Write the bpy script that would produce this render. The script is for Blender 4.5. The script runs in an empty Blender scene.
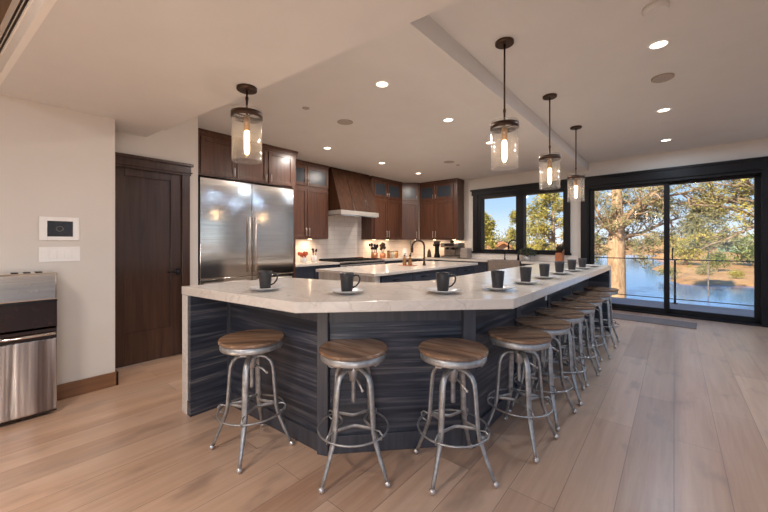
import bpy, math, random
import numpy as np
from mathutils import Vector, Matrix
random.seed(7)
PI = math.pi
C = bpy.context.scene.collection
sc = bpy.context.scene

# ------------------------------------------------------------------ mesh builder
class MB:
    def __init__(s): s.v = []; s.f = []; s.sm = []
    def add(s, vs, fs, smooth=False):
        n = len(s.v); s.v += [tuple(v) for v in vs]
        s.f += [tuple(n+i for i in f) for f in fs]; s.sm += [smooth]*len(fs)
        return s
    def box(s, x0, x1, y0, y1, z0, z1, M=None):
        vs = [(x, y, z) for z in (z0, z1) for y in (y0, y1) for x in (x0, x1)]
        if M is not None: vs = [M @ Vector(v) for v in vs]
        return s.add(vs, [(0,2,3,1),(4,5,7,6),(0,1,5,4),(2,6,7,3),(0,4,6,2),(1,3,7,5)])
    def prism(s, poly, z0, z1):                 # counter-clockwise polygon
        n = len(poly)
        return s.add([(x,y,z0) for x,y in poly]+[(x,y,z1) for x,y in poly],
            [tuple(range(n-1,-1,-1)), tuple(range(n,2*n))]+[(i,(i+1)%n,n+(i+1)%n,n+i) for i in range(n)])
    def lathe(s, prof, n=32, c=(0,0,0), cap0=True, cap1=True, smooth=True, M=None):
        vs = []; k = len(prof)
        for r, z in prof:
            for i in range(n):
                a = 2*PI*i/n; p = Vector((r*math.cos(a), r*math.sin(a), z))
                if M is not None: p = M @ p
                vs.append(p+Vector(c))
        fs = [(j*n+i, j*n+(i+1)%n, (j+1)*n+(i+1)%n, (j+1)*n+i) for j in range(k-1) for i in range(n)]
        s.add(vs, fs, smooth)
        base = len(s.v)-len(vs)
        if cap0: s.f.append(tuple(base+i for i in range(n-1,-1,-1))); s.sm.append(False)
        if cap1: s.f.append(tuple(base+(k-1)*n+i for i in range(n))); s.sm.append(False)
        return s
    def tube(s, pts, r, n=8, ref=None, b=None, closed=False, cap=True):
        """sweep; r radius (or list); with ref: half-width r along ref and b across it"""
        P = [Vector(p) for p in pts]; m = len(P)
        R = r if isinstance(r, (list, tuple)) else [r]*m
        B = b if isinstance(b, (list, tuple)) else [b]*m
        vs = []; u = None
        for i in range(m):
            if closed: t = P[(i+1)%m]-P[i-1]
            else: t = P[min(i+1,m-1)]-P[max(i-1,0)]
            t.normalize()
            if ref is not None:
                u = Vector(ref); u = (u-t*u.dot(t)).normalized()
            else:
                if u is None:
                    u = Vector((0,0,1)) if abs(t.z) < .9 else Vector((1,0,0))
                u = (u-t*u.dot(t)).normalized()
            w = t.cross(u)
            for k in range(n):
                a = 2*PI*k/n
                vs.append(P[i]+u*math.cos(a)*R[i]+w*math.sin(a)*(B[i] if B[i] else R[i]))
        mm = m if closed else m-1
        fs = [(i*n+k, i*n+(k+1)%n, ((i+1)%m)*n+(k+1)%n, ((i+1)%m)*n+k) for i in range(mm) for k in range(n)]
        s.add(vs, fs, True)
        base = len(s.v)-len(vs)
        if cap and not closed:
            s.f.append(tuple(base+k for k in range(n-1,-1,-1))); s.sm.append(False)
            s.f.append(tuple(base+(m-1)*n+k for k in range(n))); s.sm.append(False)
        return s
    def ball(s, c, r, n=12, sz=1):
        prof = [(max(1e-4, r*math.sin(PI*i/8)), -r*sz*math.cos(PI*i/8)) for i in range(9)]
        return s.lathe(prof, n, c)
    def build(s, name, mat, parent=None, loc=(0,0,0), rotz=0, bevel=0, seg=2):
        me = bpy.data.meshes.new(name); me.from_pydata(s.v, [], s.f)
        me.polygons.foreach_set('use_smooth', s.sm); me.update()
        me.materials.append(mat)
        o = bpy.data.objects.new(name, me); C.objects.link(o)
        o.location = loc; o.rotation_euler = (0,0,rotz)
        if parent is not None: o.parent = parent
        if bevel:
            b = o.modifiers.new('bevel', 'BEVEL'); b.width = bevel; b.segments = seg; b.limit_method = 'ANGLE'; b.angle_limit = .7
        return o

def tag(o, label, cat, group=None):
    o['label'] = label; o['category'] = cat
    if group: o['group'] = group
    return o
def thing(name, label, cat, loc=(0,0,0), rotz=0, group=None):
    o = bpy.data.objects.new(name, None); C.objects.link(o); o.empty_display_size = .1
    o.location = loc; o.rotation_euler = (0,0,rotz)
    return tag(o, label, cat, group)
def struct(o): o['kind'] = 'structure'; return o
def sempty(name, loc=(0,0,0), rotz=0):
    o = bpy.data.objects.new(name, None); C.objects.link(o); o.location = loc; o.rotation_euler = (0,0,rotz)
    return struct(o)
def dup(root, loc, rotz, label, group=None):
    r = root.copy(); C.objects.link(r); r.location = loc; r.rotation_euler = (0,0,rotz)
    r['label'] = label
    if group: r['group'] = group
    for ch in list(root.children):
        c = ch.copy(); C.objects.link(c); c.parent = r
        for g in list(ch.children):
            d = g.copy(); C.objects.link(d); d.parent = c
    return r

# ------------------------------------------------------------------ materials
def hexc(r, g, b): # sRGB 0-255 to linear
    f = lambda c: ((c/255+.055)/1.055)**2.4 if c/255 > .04045 else c/255/12.92
    return (f(r), f(g), f(b), 1)
class Mat:
    def __init__(s, name):
        s.m = bpy.data.materials.new(name); s.m.use_nodes = True; s.t = s.m.node_tree; s.N = s.t.nodes; s.L = s.t.links
        s.p = s.N['Principled BSDF']
    def n(s, typ, **kw):
        x = s.N.new(typ)
        for k, v in kw.items():
            if k.startswith('i_'): x.inputs[k[2:].replace('_', ' ')].default_value = v
            else: setattr(x, k, v)
        return x
    def coord(s, kind='Object', scale=(1,1,1), rot=(0,0,0)):
        c = s.n('ShaderNodeTexCoord'); mp = s.n('ShaderNodeMapping')
        if kind == 'World':
            g = s.n('ShaderNodeNewGeometry'); s.L.new(g.outputs['Position'], mp.inputs['Vector'])
        else: s.L.new(c.outputs[kind], mp.inputs['Vector'])
        mp.inputs['Scale'].default_value = scale; mp.inputs['Rotation'].default_value = rot
        return mp.outputs['Vector']
    def noise(s, vec, scale, detail=4, rough=.55, dist=0):
        x = s.n('ShaderNodeTexNoise'); x.inputs['Scale'].default_value = scale; x.inputs['Detail'].default_value = detail
        x.inputs['Roughness'].default_value = rough; x.inputs['Distortion'].default_value = dist
        s.L.new(vec, x.inputs['Vector']); return x.outputs['Fac']
    def ramp(s, fac, stops):
        x = s.n('ShaderNodeValToRGB'); e = x.color_ramp.elements
        e[0].position, e[0].color = stops[0]; e[1].position, e[1].color = stops[-1]
        for p, c in stops[1:-1]:
            k = e.new(p); k.color = c
        s.L.new(fac, x.inputs['Fac']); return x.outputs['Color']
    def mix(s, fac, a, b, mode='MIX'):
        x = s.n('ShaderNodeMix'); x.data_type = 'RGBA'; x.blend_type = mode
        for k, v in ((0, fac), (6, a), (7, b)):
            if hasattr(v, 'links') or hasattr(v, 'is_output'): s.L.new(v, x.inputs[k])
            else: x.inputs[k].default_value = v
        return x.outputs[2]
    def bump(s, h, strength=.2, dist=.01):
        b = s.n('ShaderNodeBump'); b.inputs['Strength'].default_value = strength; b.inputs['Distance'].default_value = dist
        s.L.new(h, b.inputs['Height']); s.L.new(b.outputs['Normal'], s.p.inputs['Normal'])
    def set(s, col=None, rough=.5, metal=0, spec=None):
        if col is not None:
            if isinstance(col, tuple): s.p.inputs['Base Color'].default_value = col
            else: s.L.new(col, s.p.inputs['Base Color'])
        s.p.inputs['Roughness'].default_value = rough; s.p.inputs['Metallic'].default_value = metal
        if spec is not None: s.p.inputs['Specular IOR Level'].default_value = spec
        return s.m

def coat(m, w, ior=1.6, r=.08):
    p = m.node_tree.nodes['Principled BSDF']; p.inputs['Coat Weight'].default_value = w; p.inputs['Coat IOR'].default_value = ior; p.inputs['Coat Roughness'].default_value = r; return m
def simple(name, col, rough=.5, metal=0, var=.12, scale=14, bump=.0):
    m = Mat(name); v = m.coord('World')
    f = m.noise(v, scale)
    a = tuple(c*(1-var) for c in col[:3])+(1,); b = tuple(min(1, c*(1+var)) for c in col[:3])+(1,)
    if bump: m.bump(f, bump, .004)
    return m.set(m.ramp(f, [(.3, a), (.7, b)]), rough, metal)
def wood(name, dark, light, axis, scale=1.0, rough=.4, bump=.08, contrast=(.3,.7)):
    m = Mat(name); st = [22, 22, 22]; st[axis] = 1.4
    v = m.coord('World', tuple(k*scale for k in st))
    f = m.noise(v, 1.0, 7, .62, .6)
    st2 = [2.2, 2.2, 2.2]; st2[axis] = .5
    g = m.noise(m.coord('World', tuple(k*scale for k in st2)), 1.0, 3)
    c = m.ramp(f, [(contrast[0], dark), (contrast[1], light)])
    c = m.mix(.35, c, m.ramp(g, [(.3, dark), (.7, light)]))
    m.bump(f, bump, .003)
    return m.set(c, rough)

M = {}
M['wall'] = simple('wall_paint', (.68,.635,.585,1), .85, 0, .02, 3, .03)
M['ceil'] = simple('ceiling_paint', (.70,.685,.665,1), .9, 0, .02, 3)
M['fascia'] = simple('fascia_paint', (.86,.83,.78,1), .85, 0, .02, 3)
# floor
m = Mat('oak_floor'); g = m.n('ShaderNodeNewGeometry'); sx = m.n('ShaderNodeSeparateXYZ'); cx = m.n('ShaderNodeCombineXYZ')
m.L.new(g.outputs['Position'], sx.inputs[0]); m.L.new(sx.outputs['Y'], cx.inputs['X']); m.L.new(sx.outputs['X'], cx.inputs['Y'])
br = m.n('ShaderNodeTexBrick'); m.L.new(cx.outputs[0], br.inputs['Vector'])
br.offset = .37; br.offset_frequency = 2; br.squash = 1
for k, v in (('Scale', 1), ('Mortar Size', .0016), ('Mortar Smooth', .4), ('Bias', 0), ('Brick Width', 1.75), ('Row Height', .2145)): br.inputs[k].default_value = v
br.inputs['Color1'].default_value = (0,0,0,1); br.inputs['Color2'].default_value = (1,1,1,1); br.inputs['Mortar'].default_value = (.5,.5,.5,1)
tone = m.ramp(br.outputs['Color'], [(0, (.39,.225,.142,1)), (.5, (.49,.30,.195,1)), (1, (.59,.385,.262,1))])
gr = m.noise(m.coord('World', (26, 1.5, 1)), 1.0, 6, .6, .5)
tone = m.mix(.30, tone, m.ramp(gr, [(.32, (.28,.16,.10,1)), (.5, (.48,.31,.205,1)), (.68, (.62,.45,.33,1))]))
kn = m.noise(m.coord('World', (5.5, 2.2, 1)), 1.0, 3, .5)
tone = m.mix(m.ramp(kn, [(.57, (0,0,0,1)), (.72, (.6,.6,.6,1))]), tone, (.20,.13,.095,1))
pale = m.noise(m.coord('World', (1.8, .6, 1)), 1.0, 2)
tone = m.mix(m.ramp(pale, [(.4, (0,0,0,1)), (.7, (.3,.3,.3,1))]), tone, (.60,.49,.40,1))
tone = m.mix(br.outputs['Fac'], tone, (.17,.11,.08,1))
inv = m.n('ShaderNodeMath', operation='SUBTRACT'); inv.inputs[0].default_value = 1; m.L.new(br.outputs['Fac'], inv.inputs[1])
m.bump(inv.outputs[0], .35, .002)
M['floor'] = coat(m.set(tone, .3, 0, .6), .5, 1.55, .38)
M['base'] = wood('walnut_baseboard', (.10,.040,.017,1), (.27,.13,.06,1), 1, 1, .4)
M['cab'] = wood('walnut_cabinet', (.042,.016,.009,1), (.15,.06,.032,1), 2, 1, .34); coat(M['cab'], .25, 1.5, .2)
M['cabh'] = wood('walnut_hood', (.020,.008,.004,1), (.085,.036,.018,1), 2, 1, .6); M['cabh'].node_tree.nodes['Principled BSDF'].inputs['Specular IOR Level'].default_value = .12
M['door'] = wood('espresso_door', (.030,.015,.010,1), (.085,.040,.025,1), 2, 1, .26)
M['winwood'] = wood('dark_window_trim', (.003,.0028,.0045,1), (.009,.0075,.009,1), 0, 1, .5); M['winwood'].node_tree.nodes['Principled BSDF'].inputs['Specular IOR Level'].default_value = .3
M['black'] = simple('black_metal', (.012,.012,.013,1), .35, .6)
M['bronze'] = simple('oil_rubbed_bronze', (.075,.045,.032,1), .38, .85)
M['rail'] = simple('dark_rail_metal', (.035,.032,.035,1), .45, .5)
M['darkblue'] = simple('navy_cabinet_paint', (.030,.036,.055,1), .4, 0, .15)
M['chrome'] = simple('brushed_nickel', (.66,.61,.57,1), .33, .85, .05)
# bar panel : dark blue-grey boards with strong horizontal grain
m = Mat('stained_bar_wood')
f = m.noise(m.coord('World', (1.0,1.0,34)), 1.0, 7, .66, .7)
c = m.ramp(f, [(.32, (.010,.010,.014,1)), (.47, (.030,.037,.055,1)), (.57, (.080,.082,.100,1)), (.70, (.25,.225,.215,1))])
f2 = m.noise(m.coord('World', (.5,.5,5)), 1.0, 2)
c = m.mix(m.ramp(f2, [(.35, (.55,.55,.55,1)), (.65, (0,0,0,1))]), c, (.018,.020,.028,1))
m.bump(f, .12, .003); M['bar'] = m.set(c, .32)
M['barpost'] = wood('stained_bar_post', (.022,.023,.03,1), (.085,.085,.1,1), 2, 1, .45)
# quartz
m = Mat('veined_quartz')
f = m.noise(m.coord('World', (1,1.6,2), (.2,.3,.7)), 1.3, 8, .62, 2.2)
c = m.ramp(f, [(.40, (.72,.66,.59,1)), (.497, (.66,.60,.54,1)), (.53, (.72,.66,.59,1)), (.75, (.68,.62,.56,1))])
w = m.noise(m.coord('World', (.7,1.1,1), (0,0,.5)), 1.1, 3, .6, 2.0)
c = m.mix(m.ramp(w, [(.496, (0,0,0,1)), (.502, (.4,.4,.4,1)), (.509, (0,0,0,1))]), c, (.36,.31,.27,1))
M['quartz'] = m.set(c, .16, 0, .5)
m = Mat('grained_marble')
f = m.noise(m.coord('World', (9,9,1.0)), 1.0, 6, .6, .7)
M['marble'] = m.set(m.ramp(f, [(.3, (.46,.42,.38,1)), (.6, (.66,.62,.57,1))]), .3)
# backsplash tile
m = Mat('backsplash_tile'); g = m.n('ShaderNodeNewGeometry'); sx = m.n('ShaderNodeSeparateXYZ'); cx = m.n('ShaderNodeCombineXYZ'); ad = m.n('ShaderNodeMath', operation='ADD')
m.L.new(g.outputs['Position'], sx.inputs[0]); m.L.new(sx.outputs['X'], ad.inputs[0]); m.L.new(sx.outputs['Y'], ad.inputs[1])
m.L.new(ad.outputs[0], cx.inputs['X']); m.L.new(sx.outputs['Z'], cx.inputs['Y'])
br = m.n('ShaderNodeTexBrick'); m.L.new(cx.outputs[0], br.inputs['Vector'])
for k, v in (('Scale', 1), ('Mortar Size', .002), ('Brick Width', .3), ('Row Height', .1)): br.inputs[k].default_value = v
br.inputs['Color1'].default_value = (.86,.79,.73,1); br.inputs['Color2'].default_value = (.81,.74,.68,1); br.inputs['Mortar'].default_value = (.55,.48,.42,1)
M['tile'] = m.set(br.outputs['Color'], .3)
# stainless
m = Mat('stainless_steel')
f = m.noise(m.coord('World', (1.2,1.2,160)), 1.0, 3); f2 = m.noise(m.coord('World', (.5,.35,3.2)), 1.0, 3, .5, .6)
ad = m.n('ShaderNodeMath', operation='MULTIPLY_ADD'); m.L.new(f, ad.inputs[0]); ad.inputs[1].default_value = .02; m.L.new(f2, ad.inputs[2])
m.bump(ad.outputs[0], .10, .03)
M['steel'] = m.set(m.ramp(f, [(.3, (.66,.62,.57,1)), (.7, (.80,.76,.70,1))]), .12, 1)
m = Mat('vertical_brushed_steel')
f = m.noise(m.coord('World', (60,60,.6)), 1.0, 3); f2 = m.noise(m.coord('World', (14,14,.6)), 1.0, 2)
m.bump(f2, .4, .02)
M['steelv'] = m.set(m.ramp(f2, [(.38, (.20,.16,.14,1)), (.5, (.50,.46,.42,1)), (.62, (.85,.80,.74,1))]), .24, 1)
m = Mat('aged_stool_steel'); f = m.noise(m.coord('Object'), 30, 5)
M['stoolmetal'] = m.set(m.ramp(f, [(.3, (.30,.295,.29,1)), (.7, (.52,.51,.50,1))]), .42, .75); 
m = Mat('stool_seat_wood')
v = m.coord('Object', (2.2,30,30)); f = m.noise(v, 1.0, 6, .6, .5)
c = m.ramp(f, [(.30, (.12,.062,.036,1)), (.5, (.27,.155,.09,1)), (.70, (.42,.28,.175,1))])
oi = m.n('ShaderNodeObjectInfo')
c = m.mix(m.ramp(m.noise(m.coord('Object', (1,9,1)), 1.0, 1), [(.45, (.0,.0,.0,1)), (.55, (.45,.45,.45,1))]), c, (.10,.07,.055,1))
m.bump(f, .2, .002); M['seat'] = m.set(c, .26)
M['gun'] = simple('satin_grey_steel', (.26,.23,.21,1), .35, .7, .25, 9)
M['beige'] = simple('taupe_enamel', (.34,.28,.24,1), .4, 0, .1)
M['bandm'] = simple('brushed_pale_metal', (.50,.46,.42,1), .4, .35, .04)
M['mug'] = simple('charcoal_stoneware', (.030,.028,.030,1), .42, 0, .2, 60)
M['plate'] = simple('pale_glazed_plate', (.66,.65,.64,1), .2, 0, .05)
M['white'] = simple('white_plastic', (.88,.86,.83,1), .4, 0, .02)
M['screen'] = simple('dark_glass_screen', (.02,.012,.01,1), .12, 0, .2)
M['blackp'] = simple('black_gloss_plastic', (.020,.010,.007,1), .15, 0, .2)
M['copper'] = simple('hammered_copper', (.62,.26,.13,1), .3, .8, .15, 60, .2)
M['gold'] = simple('amber_brass', (.42,.22,.09,1), .3, .8)
M['knifewood'] = simple('orange_knife_block_wood', (.42,.13,.045,1), .4, 0, .2, 30)
M['leaf'] = simple('herb_leaves', (.075,.085,.055,1), .6, 0, .5, 60)
M['red'] = simple('red_orange_blooms', (.50,.10,.04,1), .6, 0, .4, 60)
M['apron'] = simple('stone_apron_sink', (.24,.19,.155,1), .45, 0, .3, 50)
M['mat'] = simple('grey_doormat', (.17,.145,.14,1), .95, 0, .2, 200, .3)
M['woodceil'] = wood('wood_plank_ceiling', (.10,.055,.030,1), (.22,.135,.075,1), 0, .6, .5)
M['discdark'] = simple('grey_speaker_grille', (.40,.345,.30,1), .8, 0, .05, 200)
M['deck'] = wood('grey_deck_boards', (.28,.23,.21,1), (.50,.43,.40,1), 0, 1, .6)
m = Mat('under_cabinet_glass'); M['cabglass'] = m.set((.035,.045,.06,1), .28, 0, .5)

def emis(name, col, s):
    mm = Mat(name); mm.p.inputs['Emission Color'].default_value = col; mm.p.inputs['Emission Strength'].default_value = s
    return mm.set(col, .5)
M['glow'] = emis('downlight_lens', (1,.86,.68,1), 6)
M['fil'] = emis('glowing_filament_bulb', (1,.68,.38,1), 26)
M['puck'] = emis('puck_lens', (1,.72,.42,1), 8)
def glass(name, tint, gloss, haze=0):
    mm = Mat(name); N, L = mm.N, mm.L; N.remove(mm.p)
    t = N.new('ShaderNodeBsdfTransparent'); t.inputs[0].default_value = tint
    g = N.new('ShaderNodeBsdfGlossy'); g.inputs['Roughness'].default_value = .03
    lw = N.new('ShaderNodeLayerWeight'); pw = N.new('ShaderNodeMath'); pw.operation = 'POWER'; pw.inputs[1].default_value = 2.2 if haze else 4
    L.new(lw.outputs['Facing'], pw.inputs[0]); ma = N.new('ShaderNodeMath'); ma.operation = 'MULTIPLY_ADD'; ma.inputs[1].default_value = gloss; ma.inputs[2].default_value = .02
    L.new(pw.outputs[0], ma.inputs[0])
    x = N.new('ShaderNodeMixShader'); L.new(ma.outputs[0], x.inputs[0]); L.new(t.outputs[0], x.inputs[1]); L.new(g.outputs[0], x.inputs[2])
    if haze:
        df = N.new('ShaderNodeBsdfDiffuse'); df.inputs[0].default_value = (.9,.88,.85,1); tl_ = N.new('ShaderNodeBsdfTranslucent'); tl_.inputs[0].default_value = (.9,.88,.85,1)
        h1 = N.new('ShaderNodeMixShader'); L.new(df.outputs[0], h1.inputs[1]); L.new(tl_.outputs[0], h1.inputs[2])
        h2 = N.new('ShaderNodeMixShader'); h2.inputs[0].default_value = haze; L.new(x.outputs[0], h2.inputs[1]); L.new(h1.outputs[0], h2.inputs[2]); x = h2
    L.new(x.outputs[0], N['Material Output'].inputs[0]); return mm.m
M['pane'] = glass('window_glass', (.98,.99,.99,1), .35)
M['shade'] = glass('clear_lamp_glass', (.975,.97,.965,1), .6, .055)

# ------------------------------------------------------------------ constants of the place
CEIL = 2.77; SOF = 2.32; LW = -3.735; AW = math.radians(-3.3)
EW = Vector((math.cos(AW), math.sin(AW), 0)); NW = Vector((math.sin(AW), -math.cos(AW), 0)); OW = Vector((0, 7.55, 0))
def FW(s, out, z=0): return tuple(OW+EW*s+NW*out+Vector((0,0,z)))
near_y = lambda x: .117+.083*(x+3.535)
far_y = lambda x: 1.25+.067*(x+2.79)

# ------------------------------------------------------------------ shell
struct(MB().box(-6.2, 5.2, -4.2, 7.75, -.2, 0).build('floor', M['floor']))
ceil = struct(MB().box(-6.2, 5.2, .2, 8.2, CEIL, CEIL+.3).build('ceiling', M['ceil']))
# wood ceiling of the near room
struct(MB().prism([(-3.9,-4.2),(5.2,-4.2),(5.2,near_y(5.2)+.05),(-3.9,near_y(-3.9)+.05)], 2.625, 2.66).build('ceiling_near_room', M['woodceil']))
struct(MB().prism([(-3.9,-4.2),(5.2,-4.2),(5.2,near_y(5.2)),(-3.9,near_y(-3.9))], 2.67, 3.0).build('roof_near_room', M['ceil']))
sofp = [(LW, near_y(LW)), (5.2, near_y(5.2)), (5.2, far_y(5.2)), (LW, far_y(LW))]
struct(MB().prism(sofp, SOF, CEIL).build('ceiling_soffit', M['ceil']))
struct(MB().prism([(-5.0,.4),(LW,.4),(LW,far_y(LW)),(-5.0,far_y(-5.0))], SOF+.02, CEIL).build('ceiling_alcove', M['ceil']))
# pale fascia of the soffit, with a slot
a0, a1 = Vector((-4.0, near_y(-4.0), 0)), Vector((5.2, near_y(5.2), 0)); fa = math.atan2(.083, 1)
fL = (a1-a0).length
struct(MB().box(0, fL, -.03, 0, SOF-.002, 2.66).build('trim_fascia', M['fascia'], None, a0, fa))
lv = thing('linear_vent', 'long slot air vent high on the pale ceiling fascia, top left corner', 'air vent', a0, fa)
MB().box(.60, 6.0, -.036, -.028, 2.415, 2.525).build('vent_frame', M['fascia'], lv)
for zz in (2.430, 2.480): MB().box(.64, 5.98, -.038, -.034, zz, zz+.028).build('slot', M['black'], lv)
# dropped beam
struct(MB().box(-1.57, -1.26, far_y(-1.5), 7.63, 2.615, CEIL+.01).build('ceiling_beam', M['ceil']))
# left walls
struct(MB().box(LW-.2, LW, -4.2, .795, 0, 2.66).build('wall_left', M['wall']))
struct(MB().box(-5.0, LW-.2, .3, .5, 0, 2.4).build('wall_alcove', M['wall']))
dw = sempty('wall_door_side')
MB().box(-4.35, -4.2, .5, .80, 0, CEIL).box(-4.35, -4.2, 1.50, 1.665, 0, CEIL).box(-4.35, -4.2, .80, 1.50, 2.0, CEIL).build('wall_panel', M['wall'], dw)
struct(MB().box(-5.65, -4.35, 1.50, 1.665, 0, CEIL).build('wall_fridge_side', M['wall']))
struct(MB().box(-5.85, -5.65, 1.5, 8.1, 0, CEIL).build('wall_kitchen', M['wall']))
# far wall in its own tilted frame: local x = s, local -y = into the room
fw = struct(MB().box(-5.9, -3.66, 0, .2, 0, CEIL).box(-3.66, -1.63, 0, .2, 0, 1.03).box(-3.66, -1.63, 0, .2, 2.40, CEIL)
     .box(-1.63, -1.30, 0, .2, 0, CEIL).box(-1.30, 1.05, 0, .2, 2.36, CEIL).box(1.05, 5.4, 0, .2, 0, CEIL)
     .build('wall_far', M['wall'], None, OW, AW))
# right wall with tall windows, and back wall
rw = MB(); ops = [(-3.2,-.9),(.2,2.4),(3.0,6.9)]; y = -4.2
for p, q in ops:
    rw.box(5.0, 5.2, y, p, 0, CEIL); rw.box(5.0, 5.2, p, q, 0, .35); rw.box(5.0, 5.2, p, q, 2.3, CEIL); y = q
rw.box(5.0, 5.2, y, 7.3, 0, CEIL)
struct(rw.build('wall_right', M['wall']))
bw = MB().box(-3.9, -2.9, -4.2, -4.0, 0, 2.66).box(-2.9, 4.0, -4.2, -4.0, 0, .35).box(-2.9, 4.0, -4.2, -4.0, 2.3, 2.66).box(4.0, 5.2, -4.2, -4.0, 0, 2.66)
struct(bw.build('wall_back', M['wall']))
for i, (p, q) in enumerate(ops+[None] if False else ops):
    wn = sempty('window_%d' % (i+2)); f_ = MB()
    f_.box(4.98, 5.1, p, p+.08, .35, 2.3).box(4.98, 5.1, q-.08, q, .35, 2.3).box(4.98, 5.1, p, q, .35, .43).box(4.98, 5.1, p, q, 2.22, 2.3)
    k = max(2, round((q-p)/1.1))
    for j in range(1, k): f_.box(4.98, 5.1, p+(q-p)*j/k-.04, p+(q-p)*j/k+.04, .35, 2.3)
    f_.build('window_frame', M['winwood'], wn)
    MB().box(5.04, 5.05, p+.05, q-.05, .4, 2.26).build('pane', M['pane'], wn)
wn = sempty('window_5'); f_ = MB()
f_.box(-2.9,4.0,-4.1,-3.98,.35,.43).box(-2.9,4.0,-4.1,-3.98,2.22,2.3)
for j in range(7):
    xx = -2.9+6.82*j/6; f_.box(xx, xx+.08, -4.1, -3.98, .35, 2.3)
f_.build('window_frame', M['winwood'], wn)
MB().box(-2.85,3.95,-4.05,-4.04,.4,2.26).build('pane', M['pane'], wn)

# baseboard on near left wall (wraps the corner)
struct(MB().box(LW, LW+.02, -4.0, .815, 0, .12).box(LW-.2, LW+.02, .795, .815, 0, .12).build('baseboard_left', M['base'], None, bevel=.004))
# ------------------------------------------------------------------ pantry door
d1 = sempty('door_1')
mb = MB().box(-4.245,-4.205,.83,1.50,.01,2.0)
# shaker slab: recessed panel
slab = MB().box(-4.235,-4.222,.90,1.42,.2,1.95)
for a in ((.80,.97,.0,2.0),(1.385,1.50,.0,2.0),(.97,1.385,.0,.33),(.97,1.385,1.91,2.0)): slab.box(-4.245,-4.205,a[0],a[1],a[2]+.005,a[3])
slab.build('slab', M['door'], d1, bevel=.003)
MB().box(-4.2,-4.175,1.49,1.57,0,2.03).box(-4.2,-4.175,.72,.82,0,2.03).box(-4.2,-4.17,.70,1.58,1.992,2.10).box(-4.2,-4.15,.68,1.60,2.095,2.125).box(-4.2,-4.155,.69,1.59,2.015,2.03).build('casing', M['door'], d1, bevel=.002)
hd = MB().box(-4.205,-4.195,1.43,1.475,.89,.96); hd.tube([(-4.2,1.452,.925),(-4.15,1.452,.925)], .010); hd.tube([(-4.155,1.455,.925),(-4.15,1.41,.924),(-4.152,1.34,.922)], .0105)
hd.build('door_handle', M['black'], d1)

# ------------------------------------------------------------------ window over the sink (tilted frame)
w1 = sempty('window_1', OW, AW)
fr = MB()
X0, X1, Z0, Z1 = -3.66, -1.63, 1.03, 2.36
fr.box(X0,X0+.16,-.02,.16,Z0,Z1).box(X1-.08,X1,-.02,.16,Z0,Z1).box(X0,X1,-.02,.16,Z0,Z0+.05).box(X0,X1,-.02,.16,2.275,2.42).box(-2.67,-2.50,-.02,.14,Z0,Z1)
fr.build('window_frame', M['winwood'], w1, bevel=.004)
MB().box(X0-.05,X0+.07,-.035,-.0,Z0-.02,2.40).box(X1-.06,X1+.05,-.035,0,Z0-.02,2.40).box(X0-.08,X1+.10,-.045,0,2.36,2.47).box(X0-.11,X1+.13,-.06,0,2.465,2.50).box(X0-.08,X1+.07,-.05,0,Z0-.04,Z0).build('window_casing', M['winwood'], w1, bevel=.003)
MB().box(X0+.1,-2.6,.06,.068,Z0+.03,2.3).build('pane', M['pane'], w1)
MB().box(-2.55,X1-.04,.05,.058,Z0+.03,2.3).build('pane', M['pane'], w1)
# ------------------------------------------------------------------ sliding door
d2 = sempty('door_2', OW, AW)
MB().box(-1.39,-1.27,-.035,.0,0,2.36).box(-1.30,-1.25,-.02,.2,0,2.36).box(.99,1.13,-.035,.2,0,2.36).box(-1.39,1.13,-.045,0,2.32,2.47).box(-1.42,1.16,-.06,0,2.46,2.50).box(-1.3,1.05,-.02,.2,2.27,2.36).box(-1.3,1.05,-.02,.2,0,.03).build('door_frame', M['winwood'], d2, bevel=.004)
for nm, a, b, yy in (('sliding_panel', -1.25, -.06, .03), ('sliding_panel', -.14, 1.0, .09)):
    pn = MB().box(a,a+.075,yy,yy+.05,.02,2.28).box(b-.075,b,yy,yy+.05,.02,2.28).box(a,b,yy,yy+.05,.02,.11).box(a,b,yy,yy+.05,2.225,2.28).build(nm, M['winwood'], d2, bevel=.003)
    MB().box(a+.06,b-.06,yy+.02,yy+.028,.09,2.25).build('pane', M['pane'], pn)
MB().tube([(-.02,.03,.95),(-.02,-.01,.97),(-.02,-.01,1.13),(-.02,.03,1.15)], .008).build('door_handle', M['black'], d2)

# ------------------------------------------------------------------ fridge
fr = thing('refrigerator', 'large double column stainless steel refrigerator built in under walnut cabinets', 'refrigerator', (-5.2, 2.685, 0))
MB().box(-.42,.33,-.74,.74,0,2.13).build('body', M['black'], fr)
for sgn, hy in ((-1,-.06),(1,.035)):
    y0, y1 = (-.738,-.004) if sgn < 0 else (.004,.738)
    dr = MB().box(.33,.36,y0,y1,.75,2.12).build('door', M['steel'], fr, bevel=.004)
    h_ = MB().tube([(.40,hy,.80),(.40,hy,1.62)], .0135, 10)
    for zz in (.88,1.54): h_.tube([(.36,hy,zz),(.40,hy,zz)], .008)
    h_.build('handle', M['chrome'], dr)
    dr = MB().box(.33,.36,y0,y1,.10,.742).build('freezer_drawer', M['steel'], fr, bevel=.004)
    ym = (y0+y1)/2
    MB().tube([(.40,ym-.3,.68),(.40,ym+.3,.68)], .012, 10).tube([(.36,ym-.25,.68),(.40,ym-.25,.68)], .007).tube([(.36,ym+.25,.68),(.40,ym+.25,.68)], .007).build('handle', M['chrome'], dr)
MB().box(-.42,.30,-.74,.74,.0,.1).build('kick_plate', M['black'], fr)

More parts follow.
